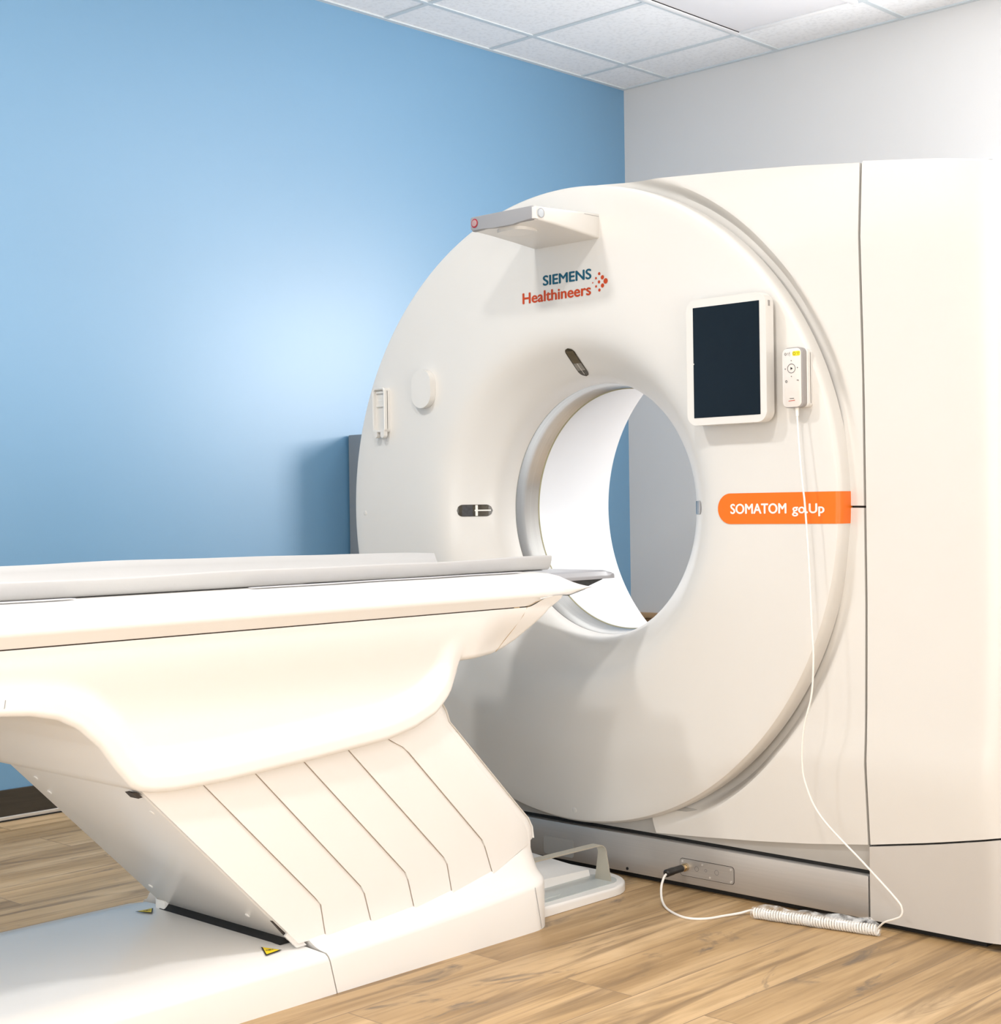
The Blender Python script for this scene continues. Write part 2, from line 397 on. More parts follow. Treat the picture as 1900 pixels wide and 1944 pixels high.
def cover(name, a0, a1, extra, lower):
    """inner cover: polar sheet from behind the disc rim to the outline / seam"""
    angs = sorted(set([a0 + (a1 - a0) * k / 60 for k in range(61)] + extra))
    rows = []
    for a in angs:
        c, s_ = math.cos(a), math.sin(a)
        # march out to the boundary
        lo, hi = 0.80, 1.6
        def inside(r):
            y, z = YC - r * c, ZD + r * s_
            return y > SEAM + 0.003 and (z < zt(y) if s_ > 0 else z > zbt(y)) and y < 2.99
        if not inside(lo): hi = lo
        for _ in range(40):
            m_ = (lo + hi) / 2
            if inside(m_): lo = m_
            else: hi = m_
        R = lo; row = []
        rs = [0.80, 0.84, 0.866, 0.876, 0.886, 0.90, 0.915, 0.93]
        rs = [r for r in rs if r < R - 0.004]
        n = 22
        st = rs[-1] if rs else 0.80
        full = [0.80 + (min(0.93, R) - 0.80) * t for t in (0, .3, .5, .56, .6, .64, .68, .72, .76, .8, .84, .88, .92, .96, 1)]
        full += [min(0.93, R) + (R - min(0.93, R)) * k / n for k in range(1, n + 1)]
        for r in full:
            y, z = YC - r * c, ZD + r * s_
            row.append((xs(y, z), y, z))
        # rounded return at the outline
        y, z = YC - R * c, ZD + R * s_
        row.append((xs(y, z) + 0.006, y, z)); row.append((xs(y, z) + 0.10 if abs(a) > 0.05 else xs(y, z) + 0.03, y, z))
        rows.append(row)
    b = MB(); b.grid(rows)
    # close the two straight ends with a return
    return b.done(name, 'white', G, smooth=30, merge=1e-6)
ca = math.atan2(zt(SEAM + 0.003) - ZD, YC - SEAM - 0.003); cb = math.atan2(zbt(SEAM + 0.003) - ZD, YC - SEAM - 0.003)
cc = math.atan2(zbt(2.52) - ZD, YC - 2.52)
e0 = math.atan2(0.990 + 0.0025 - ZD, YC - SEAM)
e1 = math.atan2(0.990 - 0.0025 - ZD, YC - SEAM)
cover('upper_cover', e0, math.radians(96), [ca], False)
cover('lower_cover', cc, e1, [cb, cc + 0.004, cc + 0.01], True)

def path_pts(y0, x0, r=0.12, yr=1.60, back=3.95, n=12, step=6):
    P = []
    for k in range(step + 1): P.append((x0, y0 + (yr - y0) * k / step))
    for k in range(1, n + 1):
        a = PI / 2 * k / n
        P.append((x0 + r * (1 - math.cos(a)), yr - r * math.sin(a)))
    for k in range(1, 8): P.append((x0 + r + (back - x0 - r) * k / 7, yr - r))
    return P
def yeff(i, P):
    s_ = 0; y = P[0][1]
    for j in range(i): s_ += math.hypot(P[j + 1][0] - P[j][0], P[j + 1][1] - P[j][1])
    return max(1.44, y - s_ * 1.0)
zs_frac = sorted(set([0.0, 0.01, 0.03, 0.06, 0.10, 0.125, 0.15, 0.2, 0.28, 0.36, 0.45, 0.55, 0.65, 0.74, 0.80, 0.86, 0.89, 0.92, 0.95, 0.975, 0.99, 1.0]))
P = path_pts(SEAM - 0.0035, 3.214)
rows = []
for f in zs_frac:
    row = []
    for i, (x, y) in enumerate(P):
        ye = yeff(i, P); z0, z1 = zbt(ye), zt(ye); z = z0 + (z1 - z0) * f
        k = interp(z, KINK) * (1 - smooth01((1.62 - y) / 0.12))
        row.append((x + k, y, z))
    rows.append(row)
for dx, dz in ((0.006, 0.005), (0.03, 0.009)):
    rows.append([(p[0] + dx * (1 if i < 9 else 0.3), p[1] + (dx if i >= 9 else 0), p[2] + dz) for i, p in enumerate(rows[len(zs_frac) - 1])])
top = rows[-1]
rows.append([(3.95 if True else 0, 1.9 + (p[1] - 1.48) * 0.9, 1.80) for p in top])
b = MB(); V = b.grid(rows)
b.grid([[tuple(v.co) for v in (r[0],)] + [(r[0].co.x + 0.04, r[0].co.y, r[0].co.z)] for r in V[:len(zs_frac)]])
b.done('side_cover', 'white', G, smooth=30)
# dark inner frame seen through the seams
b = MB()
b.box(3.236, 3.26, SEAM - 0.02, SEAM + 0.02, 0.13, 1.80)
b.box(3.232, 3.26, SEAM, 1.99, 0.97, 1.01)
b.done('inner_frame', 'shadow_gap', G)
# roof and back of the body
b = MB(); b.box(3.30, 3.90, 1.52, 2.15, 0.12, 1.70); b.done('chassis', 'plate', G)

# steel base
b = MB(); b.box(3.209, 3.24, SEAM + 0.0025, 3.62, 0.016, 0.1185, 0.003); b.done('base_panel', 'steel', G, 'brushed steel base panel')
b = MB(); b.box(3.2235, 3.26, SEAM + 0.006, 3.60, 0.129, 0.21, 0.001); b.done('base_frame', 'plate', G)
b = MB(); b.box(3.232, 3.9, 1.60, 3.60, 0.0, 0.13); b.done('base_core', 'black', G)
P = path_pts(SEAM - 0.0025, 3.209)
rows = []
for f in (0, 0.03, 0.1, 0.3, 0.6, 0.9, 1.0):
    rows.append([(x, y, 0.016 + (zbt(yeff(i, P)) - 0.0045 - 0.016) * f) for i, (x, y) in enumerate(P)])
rows.append([(p[0] + (0.03 if i < 14 else 0), p[1] + (0.02 if i >= 12 else 0), p[2]) for i, p in enumerate(rows[-1])])
b = MB(); V = b.grid(rows)
b.grid([[tuple(r[0].co), (r[0].co.x + 0.02, r[0].co.y, r[0].co.z)] for r in V])
b.done('side_plinth', mat('warm_grey_plinth', (0.56, 0.535, 0.505), 0.4, metal=0.2, var=0.01), G, 'warm grey corner plinth')

# connector panel
cp = plate_x(rrect(2.352, 0.0590, 0.168, 0.043, 0.008), 3.2075, 3.210).done('connector_panel', 'steel', G)
plate_x(rrect(2.352, 0.0590, 0.171, 0.046, 0.009), 3.2086, 3.210).done('panel_gap', 'shadow_gap', cp)
for y, z in ((2.428, 0.074), (2.365, 0.073), (2.276, 0.074), (2.276, 0.043), (2.341, 0.044)):
    b = plate_x(circle(y, z, 0.0028, 12), 3.2062, 3.2076); b.done('screw', 'alu', cp)
for y, z, r in ((2.383, 0.060, 0.0066), (2.354, 0.060, 0.0038), (2.320, 0.060, 0.0066)):
    b = MB(); b.grid([[(3.2070, y + rr * math.cos(a * PI / 12), z + rr * math.sin(a * PI / 12)) for a in range(24)] for rr in (r, r - 0.0009)], close_v=True)
    b.done('blanking_ring', 'grey_print', cp)
b = MB(); b.tube([(3.2075, 2.417, 0.060), (3.198, 2.417, 0.060), (3.1975, 2.417, 0.060), (3.1885, 2.417, 0.060)], 0.0085, 14, rf=lambda t: 0.0105 if t < 0.4 else 0.008)
b.done('socket', 'brass', cp)
for y, z in ((2.614, 0.026), (2.905, 0.064)):
    plate_x(circle(y, z, 0.004, 14), 3.2075, 3.2095).done('bolt_hole', 'black', G)
plate_x(rrect(2.86, 0.05, 0.11, 0.05, 0.008), 3.2070, 3.2095).done('cover_plate', 'plate', G)

# orange name band, wraps round the rim
zb0, zb1 = 0.9510, 1.0275
hh = (zb1 - zb0) / 2; zm = (zb0 + zb1) / 2
rows = []
def edge_y(z): return YC - math.sqrt(RD ** 2 - (z - ZD) ** 2)
for k in range(13):
    a = PI * k / 24
    rows.append((2.2345 + hh * math.cos(a), hh * math.sin(a)))
pathA = [(3.1688, y, h) for y, h in rows] + [(3.1688, y, hh) for y in (2.15, 2.05, 1.98, 1.9365)]
g = []
for x, y, h in pathA: g.append([(x, y, zm + h * t) for t in (-1, -0.75, -0.5, -0.25, 0, 0.25, 0.5, 0.75, 1)])
for x, dy in ((3.1692, 0.0115), (3.171, 0.0065), (3.176, 0.0015), (3.185, -0.0012), (3.2225, -0.0012)):
    g.append([(x, edge_y(zm + hh * t) + dy, zm + hh * t) for t in (-1, -0.75, -0.5, -0.25, 0, 0.25, 0.5, 0.75, 1)])
b = MB(); b.grid(g)
band = b.done('name_band', 'orange', G, 'orange band with cream lettering', smooth=50)
text_x('band_lettering', 'SOMATOM', 'cream_print', band, 3.1682, 2.2335, 0.9768, 0.1625, 0.0238, bold=0.045)
text_x('band_lettering', 'go.Up', 'cream_print', band, 3.1682, 2.0535, 0.9766, 0.0885, 0.0225, bold=0.045, capref='U')
text_x('maker_lettering', 'SIEMENS', 'teal_print', G, 3.1692, 2.852, 1.6142, 0.1735, 0.0262, bold=0.055, label='teal upper lettering')
text_x('maker_lettering', 'Healthineers', 'orange_print', G, 3.1692, 2.930, 1.5710, 0.2495, 0.0290, bold=0.05, label='orange lower lettering')
b = MB()
for y, z, r in ((2.650, 1.624, .0043), (2.639, 1.613, .0058), (2.628, 1.602, .0075), (2.651, 1.602, .0043), (2.6615, 1.613, .0034), (2.673, 1.602, .0020), (2.6615, 1.591, .0034), (2.639, 1.591, .0058), (2.650, 1.580, .0043)):
    b.face([b.v((3.1692, yy, zz)) for yy, zz in circle(y, z, r, 20)])
b.done('dot_emblem', 'orange_print', G, smooth=None)

# laser windows lying in the flare
arc = [p for p in PROF if p[1] <= 0.50]
def prof_at(r):
    for (x0, r0), (x1, r1) in zip(PROF[4:], PROF[5:]):
        if r1 <= r <= r0: return x0 + (x1 - x0) * (r0 - r) / (r0 - r1)
    return PROF[-1][0]
def cone_pt(r, t, a, off=0.0009):
    c, s_ = math.cos(a), math.sin(a)
    return (prof_at(r) - off, YC + r * c - t * s_ - off * c, zc(r) + r * s_ + t * c - off * s_)
def slot(a, W=0.0175, r0=0.4455, r1=0.3725):
    rows = []; n = 26
    for k in range(n + 1):
        f = k / n; r = r0 + (r1 - r0) * f
        d = min(f, 1 - f) * (r0 - r1) * 1.35
        w = W * math.sqrt(max(0.0, 1 - (1 - d / W) ** 2)) if d < W else W
        rows.append([cone_pt(r, w * t, a) for t in (-1, -0.5, 0, 0.5, 1)])
    b = MB(); b.grid(rows)
    w = b.done('laser_window', 'smoke', G, 'dark smoked laser window', merge=None)
    return w
def patch(name, parent, m, a, r0, r1, t0, t1, off):
    b = MB(); n = 8
    b.grid([[cone_pt(r0 + (r1 - r0) * k / n, t, a, off) for t in (t0, (t0 + t1) / 2, t1)] for k in range(n + 1)])
    return b.done(name, m, parent, merge=None)
w = slot(0.0)
patch('aperture_plate', w, mat('aperture_dark', (0.03, 0.03, 0.035), 0.3, var=0.5, scale=150), 0.0, 0.434, 0.412, -0.016, 0.016, 0.0013)
patch('marker_bar', w, 'cream_print', 0.0, 0.4065, 0.4015, -0.016, 0.016, 0.0016)
patch('marker_line', w, 'cream_print', 0.0, 0.408, 0.376, -0.0016, 0.0022, 0.0018)
w = slot(PI / 2)
patch('aperture_plate', w, mat('aperture_brown', (0.085, 0.062, 0.03), 0.4, var=0.2, scale=80), PI / 2, 0.438, 0.407, -0.013, 0.013, 0.0013)
patch('aperture_glass', w, mat('aperture_grey', (0.22, 0.20, 0.17), 0.3, var=0.2, scale=80), PI / 2, 0.4065, 0.388, -0.014, 0.014, 0.0013)
patch('marker_line', w, 'cream_print', PI / 2, 0.4065, 0.378, -0.0007, 0.0007, 0.0016)
slot(PI)
# plugs
for y, z in ((3.612, 0.990), (2.78, 0.165)):
    plate_x(circle(y, z, 0.0075, 20), 3.1690 + (0.0165 if z < 0.3 else 0), 3.19, bev=0.0008).done('plug_cap', 'white', G)

# oval hook cap
b = plate_x(rrect(3.330, 1.3575, 0.082, 0.115, 0.0405, 12), 3.148, 3.1695, bev=0.006, seg=3); b.done('oval_cap', 'white', G, 'raised oval blank cap')
# empty left dock and dock behind the handset
def dock(yc, z0, z1, w, x0, name):
    zcn, h = (z0 + z1) / 2, z1 - z0
    b = plate_x(rrect(yc, zcn, w, h, 0.010), x0 + 0.012, 3.1715, bev=0.003)
    d = b.done(name, 'white', G)
    b = MB(); oy = rrect(yc, zcn, w, h, 0.010); iy = rrect(yc, zcn, w - 0.013, h - 0.013, 0.006)
    b.grid([[(x, y, z) for y, z in poly] for x, poly in ((x0 + 0.014, oy), (x0 + 0.002, oy), (x0, rrect(yc, zcn, w - 0.004, h - 0.004, 0.009)), (x0 + 0.001, iy), (x0 + 0.014, iy))], close_v=True)
    b.done('rim', 'white', d)
    return d
d = dock(3.517, 1.236, 1.373, 0.056, 3.145, 'handset_dock')
b = MB(); b.box(3.1515, 3.158, 3.499, 3.535, 1.355, 1.361, 0.001); b.done('dock_latch', 'white', d)
b = MB(); b.box(3.152, 3.158, 3.502, 3.533, 1.314, 1.317, 0.001); b.done('dock_ledge', 'white', d)
for yy in (3.501, 3.533):
    b = plate_x(rrect(yy, 1.232, 0.017, 0.026, 0.008), 3.1455, 3.160); b.done('dock_prong', 'white', d)
dock(2.0225, 1.229, 1.369, 0.060, 3.148, 'handset_dock')

# overhanging control arm
arm_prof = [(3.185, 1.786), (3.06, 1.780), (2.936, 1.7745), (2.928, 1.7745), (2.928, 1.7385), (2.99, 1.735), (3.08, 1.727), (3.16, 1.719), (3.185, 1.7175)]
def loft_y(name, prof, ya, yb, m, parent, r=0.006, seg=3, label=None):
    cx = sum(p[0] for p in prof) / len(prof); cz = sum(p[1] for p in prof) / len(prof)
    rows = []
    n = len(prof)
    def inset(d):
        out = []
        for i in range(n):
            p0, p1, p2 = prof[i - 1], prof[i], prof[(i + 1) % n]
            e1 = Vector((p1[0] - p0[0], p1[1] - p0[1])); e2 = Vector((p2[0] - p1[0], p2[1] - p1[1]))
            e1.normalize(); e2.normalize()
            nn = Vector((-(e1.y + e2.y), e1.x + e2.x))
            if nn.length < 1e-6: nn = Vector((-e1.y, e1.x))
            nn.normalize(); c = max(0.35, nn.dot(Vector((-e1.y, e1.x))))
            q = Vector(p1) + nn * (d / c) * sgn
            out.append((q.x, q.y))
        return out
    area = sum(prof[i][0] * prof[(i + 1) % n][1] - prof[(i + 1) % n][0] * prof[i][1] for i in range(n))
    sgn = 1 if area > 0 else -1
    for k in range(seg + 1):
        a = PI / 2 * k / seg
        rows.append((ya + r * (1 - math.sin(a)), inset(r * (1 - math.cos(a)))) if ya < yb else (ya - r * (1 - math.sin(a)), inset(r * (1 - math.cos(a)))))
    rows = rows[::-1]
    end = [((yb - (y - ya)), q) for y, q in rows][::-1]
    rows = rows + end
    b = MB(); V = b.grid([[(q[0], y, q[1]) for q in p] for y, p in rows], close_v=True)
    b.face(V[0]); b.face(V[-1][::-1])
    return b.done(name, m, parent, label, smooth=40)
arm = loft_y('control_arm', arm_prof, 2.649, 2.884, 'white', G, r=0.006)
b = plate_x([(2.884, 1.744), (2.884, 1.771), (2.879, 1.7755), (2.664, 1.7755), (2.6595, 1.771), (2.6595, 1.744), (2.664, 1.7395), (2.705, 1.7395), (2.716, 1.7385), (2.73, 1.7365), (2.80, 1.7365), (2.83, 1.739), (2.876, 1.7365)][::-1], 2.917, 2.930, bev=0.003)
fp = b.done('front_panel', 'grey_plastic', arm, 'grey front strip')
b = plate_x([(2.664, 1.742), (2.664, 1.772), (2.650, 1.773), (2.6495, 1.741)][::-1], 2.9175, 2.930, bev=0.002); b.done('end_cap', 'white', arm)
b = MB(); b.grid([[(2.9158, 2.867 + r * math.cos(a * PI / 16), 1.7575 + r * math.sin(a * PI / 16)) for a in range(32)] for r in (0.0118, 0.0088)], close_v=True)
b.done('stop_button_ring', 'red', arm, 'red emergency stop ring')
plate_x(circle(2.867, 1.7575, 0.009, 24), 2.914, 2.918, bev=0.001).done('stop_button', 'pink', arm)
b = MB(); b.prism(circle(2.9365, 1.7565, 0.0112, 28), lambda p: (p[0], 2.6465, p[1]), lambda p: (p[0], 2.650, p[1]), bev=0.001); b.done('lens', 'lens', arm)
b = MB(); b.grid([[(2.9365 + r * math.cos(a * PI / 16), 2.6462, 1.7565 + r * math.sin(a * PI / 16)) for a in range(32)] for r in (0.0125, 0.0108)], close_v=True); b.done('lens_ring', 'grey_plastic', arm)
b = MB(); b.box(3.11, 3.1695, 2.6485, 2.649, 1.7765, 1.7775); b.done('seam_line', 'grey_plastic', arm)
# lamp pocket under the arm
b = MB(); b.prism(rrect(2.985, 2.775, 0.085, 0.10, 0.03), lambda p: (p[0], p[1], 1.7285), lambda p: (p[0], p[1], 1.745)); b.done('camera_pod', 'white', arm)

# ------------------------------------------------------------------ tablet
tb = empty('tablet_monitor', (3.14, 2.207, 1.2), 'white-framed upright tablet monitor with dark screen, mounted on the scanner front', 'tablet')
b = plate_x(rrect(2.2075, 1.3555, 0.237, 0.314, 0.028, 12), 3.119, 3.152, bev=0.006, seg=4); body = b.done('frame', 'white', tb)
plate_x(rrect(2.206, 1.3545, 0.1975, 0.2755, 0.001, 2), 3.1183, 3.1205).done('screen', 'screen', tb, 'black glass screen')
plate_x(rrect(2.2075, 1.3555, 0.12, 0.16, 0.01), 3.1515, 3.1692).done('wall_mount', 'white', tb)
b = MB(); b.box(3.1295, 3.1375, 2.0885, 2.0895, 1.478, 1.492, 0.0004); b.done('side_button', 'remote_edge', tb)
plate_x(rrect(2.3035, 1.352, 0.0015, 0.003, 0.0005, 2), 3.1180, 3.1185).done('status_light', 'cream_print', tb)

# ------------------------------------------------------------------ wired handset
hs = empty('remote_control', (3.13, 2.023, 1.229), 'small white wired remote handset with yellow key, docked right of the tablet', 'remote control')
plate_x(rrect(2.0228, 1.3000, 0.0565, 0.1435, 0.013), 3.1315, 3.1472, bev=0.002).done('shell', 'remote_edge', hs)
rf = plate_x(rrect(2.0250, 1.3000, 0.0515, 0.1395, 0.012), 3.1300, 3.134, bev=0.001).done('face_plate', 'remote_face', hs)
XR = 3.1294
plate_x(rrect(2.0115, 1.357, 0.021, 0.011, 0.003), XR, 3.131).done('yellow_key', 'yellow', hs, 'yellow key with black symbols')
def ring(name, y, z, r0, r1, x, m, parent, n=28):
    b = MB(); b.grid([[(x, y + r * math.cos(2 * PI * k / n), z + r * math.sin(2 * PI * k / n)) for k in range(n)] for r in (r0, r1)], close_v=True)
    return b.done(name, m, parent, smooth=None)
ring('navigation_ring', 2.0255, 1.322, 0.0115, 0.0100, XR, 'grey_print', hs)
b = MB(); b.face([b.v((XR, 2.0280, 1.3255)), b.v((XR, 2.0280, 1.3185)), b.v((XR, 2.0215, 1.322))]); b.done('play_mark', 'black_print', hs, smooth=None)
def sym(pts, name='key_symbol', m='black_print'):
    b = MB(); b.face([b.v((XR - 0.0003, y, z)) for y, z in pts]); b.done(name, m, hs, smooth=None)
def quad(y0, y1, z0, z1): sym([(y0, z0), (y1, z0), (y1, z1), (y0, z1)])
def tri(y, z, s_, ang): sym([(y + s_ * math.cos(ang + k * 2.0944), z + s_ * math.sin(ang + k * 2.0944)) for k in range(3)])
quad(2.0292, 2.0298, 1.351, 1.362)
for y in (2.0085, 2.0040): tri(y, 1.3590, 0.0017, 1.57)
tri(2.0062, 1.3550, 0.0017, -1.57)
for y in (2.0355, 2.0318): tri(y, 1.3585, 0.0014, 1.57)
tri(2.0337, 1.3552, 0.0014, -1.57)
tri(2.0255, 1.3405, 0.0018, 0.5); tri(2.0255, 1.3030, 0.0018, 0.5)
tri(2.0425, 1.3215, 0.0020, 0); tri(2.0085, 1.3230, 0.0020, 3.14)
quad(2.0060, 2.0110, 1.2925, 1.2937); tri(2.0065, 1.2925, 0.0015, 0.3)
quad(2.0190, 2.0310, 1.2498, 1.2510)
ring('key_mark', 2.0398, 1.2915, 0.0032, 0.0020, XR - 0.0003, 'black_print', hs, 6)
ring('key_mark', 2.0168, 1.3570, 0.0040, 0.0030, XR - 0.0003, 'black_print', hs, 6)
ring('key_mark', 2.0415, 1.3570, 0.0032, 0.0022, XR - 0.0003, 'black_print', hs, 6)
b = MB(); x = XR - 0.0003
b.face([b.v((x, 2.0165, 1.2450)), b.v((x, 2.0345, 1.2440)), b.v((x, 2.0345, 1.2453)), b.v((x, 2.0165, 1.2463))]); b.done('maker_mark', 'orange_print', hs, smooth=None)

# ------------------------------------------------------------------ handset cable
cb_ = empty('handset_cable', (3.12, 1.95, 0), 'thin white cable hanging from the handset to a wrapped coil on the floor', 'cable')
pts = [(3.141, 2.0185, 1.228), (3.140, 2.0175, 1.205), (3.136, 2.012, 1.15), (3.132, 2.001, 1.05), (3.130, 1.993, 0.99), (3.128, 1.983, 0.85), (3.124, 1.975, 0.70), (3.122, 1.971, 0.635), (3.121, 1.977, 0.548), (3.120, 1.998, 0.471), (3.120, 2.005, 0.395), (3.121, 1.996, 0.334), (3.122, 1.954, 0.261), (3.126, 1.846, 0.169), (3.130, 1.768, 0.100), (3.132, 1.754, 0.078), (3.131, 1.757, 0.062), (3.130, 1.772, 0.053), (3.132, 1.800, 0.040), (3.145, 1.826, 0.017)]
sp = spline(pts, 10)
b = MB(); b.tube(sp, 0.0023, 8); b.done('hanging_lead', 'cable', cb_)
b = MB(); b.tube([(3.141, 2.0188, 1.231), (3.1405, 2.0183, 1.222), (3.1400, 2.0176, 1.208)], 0.0045, 10, rf=lambda t: 0.0052 - 0.0018 * t); b.done('strain_relief', 'cable', cb_)
A, B = Vector((3.093, 2.128, 0.0135)), Vector((3.150, 1.828, 0.0135))
d = (B - A); Ln = d.length; d.normalize(); side = Vector((-d.y, d.x, 0)); NT = 46; pts = []
for i in range(NT * 10 + 1):
    t = i / (NT * 10); a = 2 * PI * NT * t
    pts.append(A + d * Ln * t + side * (0.0108 * math.cos(a)) + Vector((0, 0, 0.0108 * math.sin(a))))
b = MB(); b.tube(pts, 0.0026, 6); b.done('coiled_lead', 'cable', cb_)
tail = [(3.096, 2.126, 0.016), (3.110, 2.150, 0.012), (3.095, 2.172, 0.0045), (3.055, 2.190, 0.003), (3.005, 2.208, 0.003), (2.981, 2.250, 0.003), (3.010, 2.322, 0.003), (3.052, 2.375, 0.008), (3.090, 2.408, 0.028), (3.112, 2.416, 0.050), (3.130, 2.417, 0.0595)]
b = MB(); b.tube(spline(tail, 12), 0.0030, 8); b.done('floor_lead', 'cable', cb_)
b = MB(); b.tube([(3.122, 2.417, 0.058), (3.124, 2.417, 0.0585), (3.150, 2.417, 0.0598), (3.151, 2.417, 0.0598), (3.1875, 2.417, 0.060)], 0.01, 14, rf=lambda t: 0.0062 if t < 0.2 else (0.0100 if t < 0.6 else 0.0092)); b.done('plug', mat('plug_black', (0.012, 0.011, 0.011), 0.35, var=0.1), cb_, 'black round plug')
rows = []
for i in range(61):
    t = i / 60; c = A + d * (Ln * (t * 1.03 - 0.015)); row = []
    for k in range(20):
        a = 2 * PI * k / 20
        n_ = noise.noise((t * 14, math.cos(a) * 1.7, math.sin(a) * 1.7))
        rr = 0.0140 + 0.0012 * n_
        q = c + side * (-1) * rr * math.cos(a) * 1.0 + Vector((0, 0, max(-0.0125, rr * math.sin(a))))
        lift = max(0, math.cos(a - 2.2)) * (0.021 * (0.55 + 0.6 * noise.noise((t * 5, 3.1, 0)))) * min(1, 12 * t, 12 * (1 - t))
        q += Vector((0.5 * lift, 0, 0.7 * lift))
        row.append(q)
    rows.append(row)
b = MB(); b.grid(rows, close_v=True); b.done('plastic_wrap', 'film', cb_, 'clear crinkled plastic wrap', smooth=25)

# ------------------------------------------------------------------ patient table
PT = empty('patient_table', (2.0, 2.79, 0), 'long white motorised patient table on slanted pedestal leading into the bore', 'patient table')
NYe, FYe = 2.45, 3.136
X0 = 0.55
# floor rail (low base) and front base block
def mir(y): return NYe + FYe - y
rail_prof = [(2.450, 0.0), (2.450, 0.070), (2.4525, 0.079), (2.460, 0.085), (2.53, 0.1005), (2.56, 0.102)]
rail_prof = rail_prof + [(mir(y), z) for y, z in rail_prof[::-1]]
b = MB(); V = b.grid([[(x, y, z) for y, z in rail_prof] for x in (X0, X0 + 0.5, 1.5, 2.0525 - 0.0)])
b.face(V[0]); b.face(V[-1][::-1])
for v in b.bm.verts:
    if abs(v.co.x - 2.0525) < 1e-4: v.co.x = 2.0525 - 0.021 * min(1, v.co.z / 0.083) - 0.35 * max(0, min(0.11, v.co.y - 2.46))
b.done('floor_rail', 'table', PT, smooth=40)
# base block: side wall, then a concave apron rising to the pedestal foot
def base_row(x, inset):
    f = (x - 2.05) / 0.69
    zs = 0.083 + 0.020 * f + 0.014 * f ** 3
    zf = interp(x, [(2.05, 0.110), (2.2, 0.114), (2.32, 0.118), (2.44, 0.131), (2.57, 0.150), (2.66, 0.178), (2.72, 0.203), (2.76, 0.215)])
    y0 = 2.45 + inset
    r = [(x, y0, 0.0), (x, y0, zs - 0.012), (x, y0 + 0.0025, zs - 0.003), (x, y0 + 0.009, zs + 0.003)]
    for k in range(1, 9):
        t = k / 8
        r.append((x, y0 + 0.009 + (0.050 - 0.009) * t, zs + 0.003 + (zf - zs - 0.003) * (0.25 * t + 0.75 * t ** 2.2)))
    r.append((x, y0 + 0.06, zf + 0.005))
    return r
rows = []
xsb = [2.0555 + (2.66 - 2.0555) * k / 14 for k in range(15)]
for x in xsb: rows.append(base_row(x, 0.0))
for k in range(1, 9):
    a = PI / 2 * k / 8
    rows.append(base_row(2.66 + 0.083 * math.sin(a), 0.07 * (1 - math.cos(a))))
for i, p in enumerate(rows[0]):
    rows[0][i] = (2.0555 - 0.021 * min(1, p[2] / 0.083) - 0.35 * max(0, min(0.11, p[1] - 2.46)), p[1], p[2])
full = [r + [(x, mir(y), z) for x, y, z in r[::-1]] for r in rows]
b = MB(); V = b.grid(full); b.face(V[0]); b.face(V[-1][::-1])
b.done('base_block', 'table', PT, smooth=40)
# seam in the front of the block
b = MB(); b.tube([(2.6625, 2.4493, 0.104), (2.672, 2.4490, 0.06), (2.686, 2.4505, 0.002)], 0.0006, 5); b.done('base_seam', 'grey_plastic', PT)

# pedestal
LEAD = [(2.300, 0.72), (2.434, 0.546), (2.446, 0.515), (2.675, 0.284), (2.709, 0.251), (2.718, 0.233), (2.722, 0.204), (2.722, 0.10)]
core = [(1.53, 0.57), (1.625, 0.471), (1.992, 0.108), (2.10, 0.09), (2.715, 0.09)] + [(x - 0.006, z - 0.003) for x, z in LEAD[::-1][1:]]
loft_y('pedestal', core, 2.5045, 3.0, 'table', PT, r=0.012, seg=4)
LINES = [
 [(1.595, 0.500), (1.625, 0.471), (1.992, 0.108)],
 [(1.708, 0.522), (2.054, 0.178), (2.067, 0.106)],
 [(1.838, 0.525), (2.173, 0.185), (2.195, 0.108)],
 [(1.965, 0.530), (2.300, 0.194), (2.322, 0.112)],
 [(2.087, 0.538), (2.423, 0.202), (2.439, 0.126)],
 [(2.20, 0.545), (2.240, 0.505), (2.259, 0.493), (2.299, 0.473), (2.543, 0.225), (2.572, 0.146)],
 LEAD[:7]]
GAPS = 0.0005
def panel(i, side_near):
    l0, l1 = LINES[i], LINES[i + 1]
    n = 24
    def res(l):
        d = [0]
        for a, c in zip(l, l[1:]): d.append(d[-1] + math.hypot(c[0] - a[0], c[1] - a[1]))
        out = []
        for k in range(n + 1):
            s_ = d[-1] * k / n
            for j in range(len(l) - 1):
                if s_ <= d[j + 1] + 1e-9:
                    t = (s_ - d[j]) / (d[j + 1] - d[j]); out.append((l[j][0] + (l[j + 1][0] - l[j][0]) * t, l[j][1] + (l[j + 1][1] - l[j][1]) * t)); break
        return out
    a, c = res(l0), res(l1)
    rows = []
    for (xa, za), (xc, zc_) in zip(a, c):
        row = []
        for t in (0, 0.03, 0.25, 0.5, 0.75, 0.985, 1.0):
            tt = t if i == 5 else t
            x = xa + GAPS + (xc - xa - 2 * GAPS) * tt; z = za + (zc_ - za) * tt
            y = 2.5015 - 0.0045 * (1 - t)            # shingled: near edge stands proud on the foot side
            if i == 5: y = 2.5015 - 0.0045 * (1 - t) + 0.010 * max(0, (t - 0.9) / 0.1) ** 2
            row.append((x, y if side_near else 5.50 - y + 0.0, z))
        row = [(row[0][0] + 0.0004, 2.5043 if side_near else 5.50 - 2.5043, row[0][2])] + row + [(row[-1][0], 2.5043 if side_near else 5.50 - 2.5043, row[-1][2])]
        rows.append(row)
    b = MB(); b.grid(rows); return b.done('cover_panel', 'table', PT, smooth=40)
for i in range(6): panel(i, True)
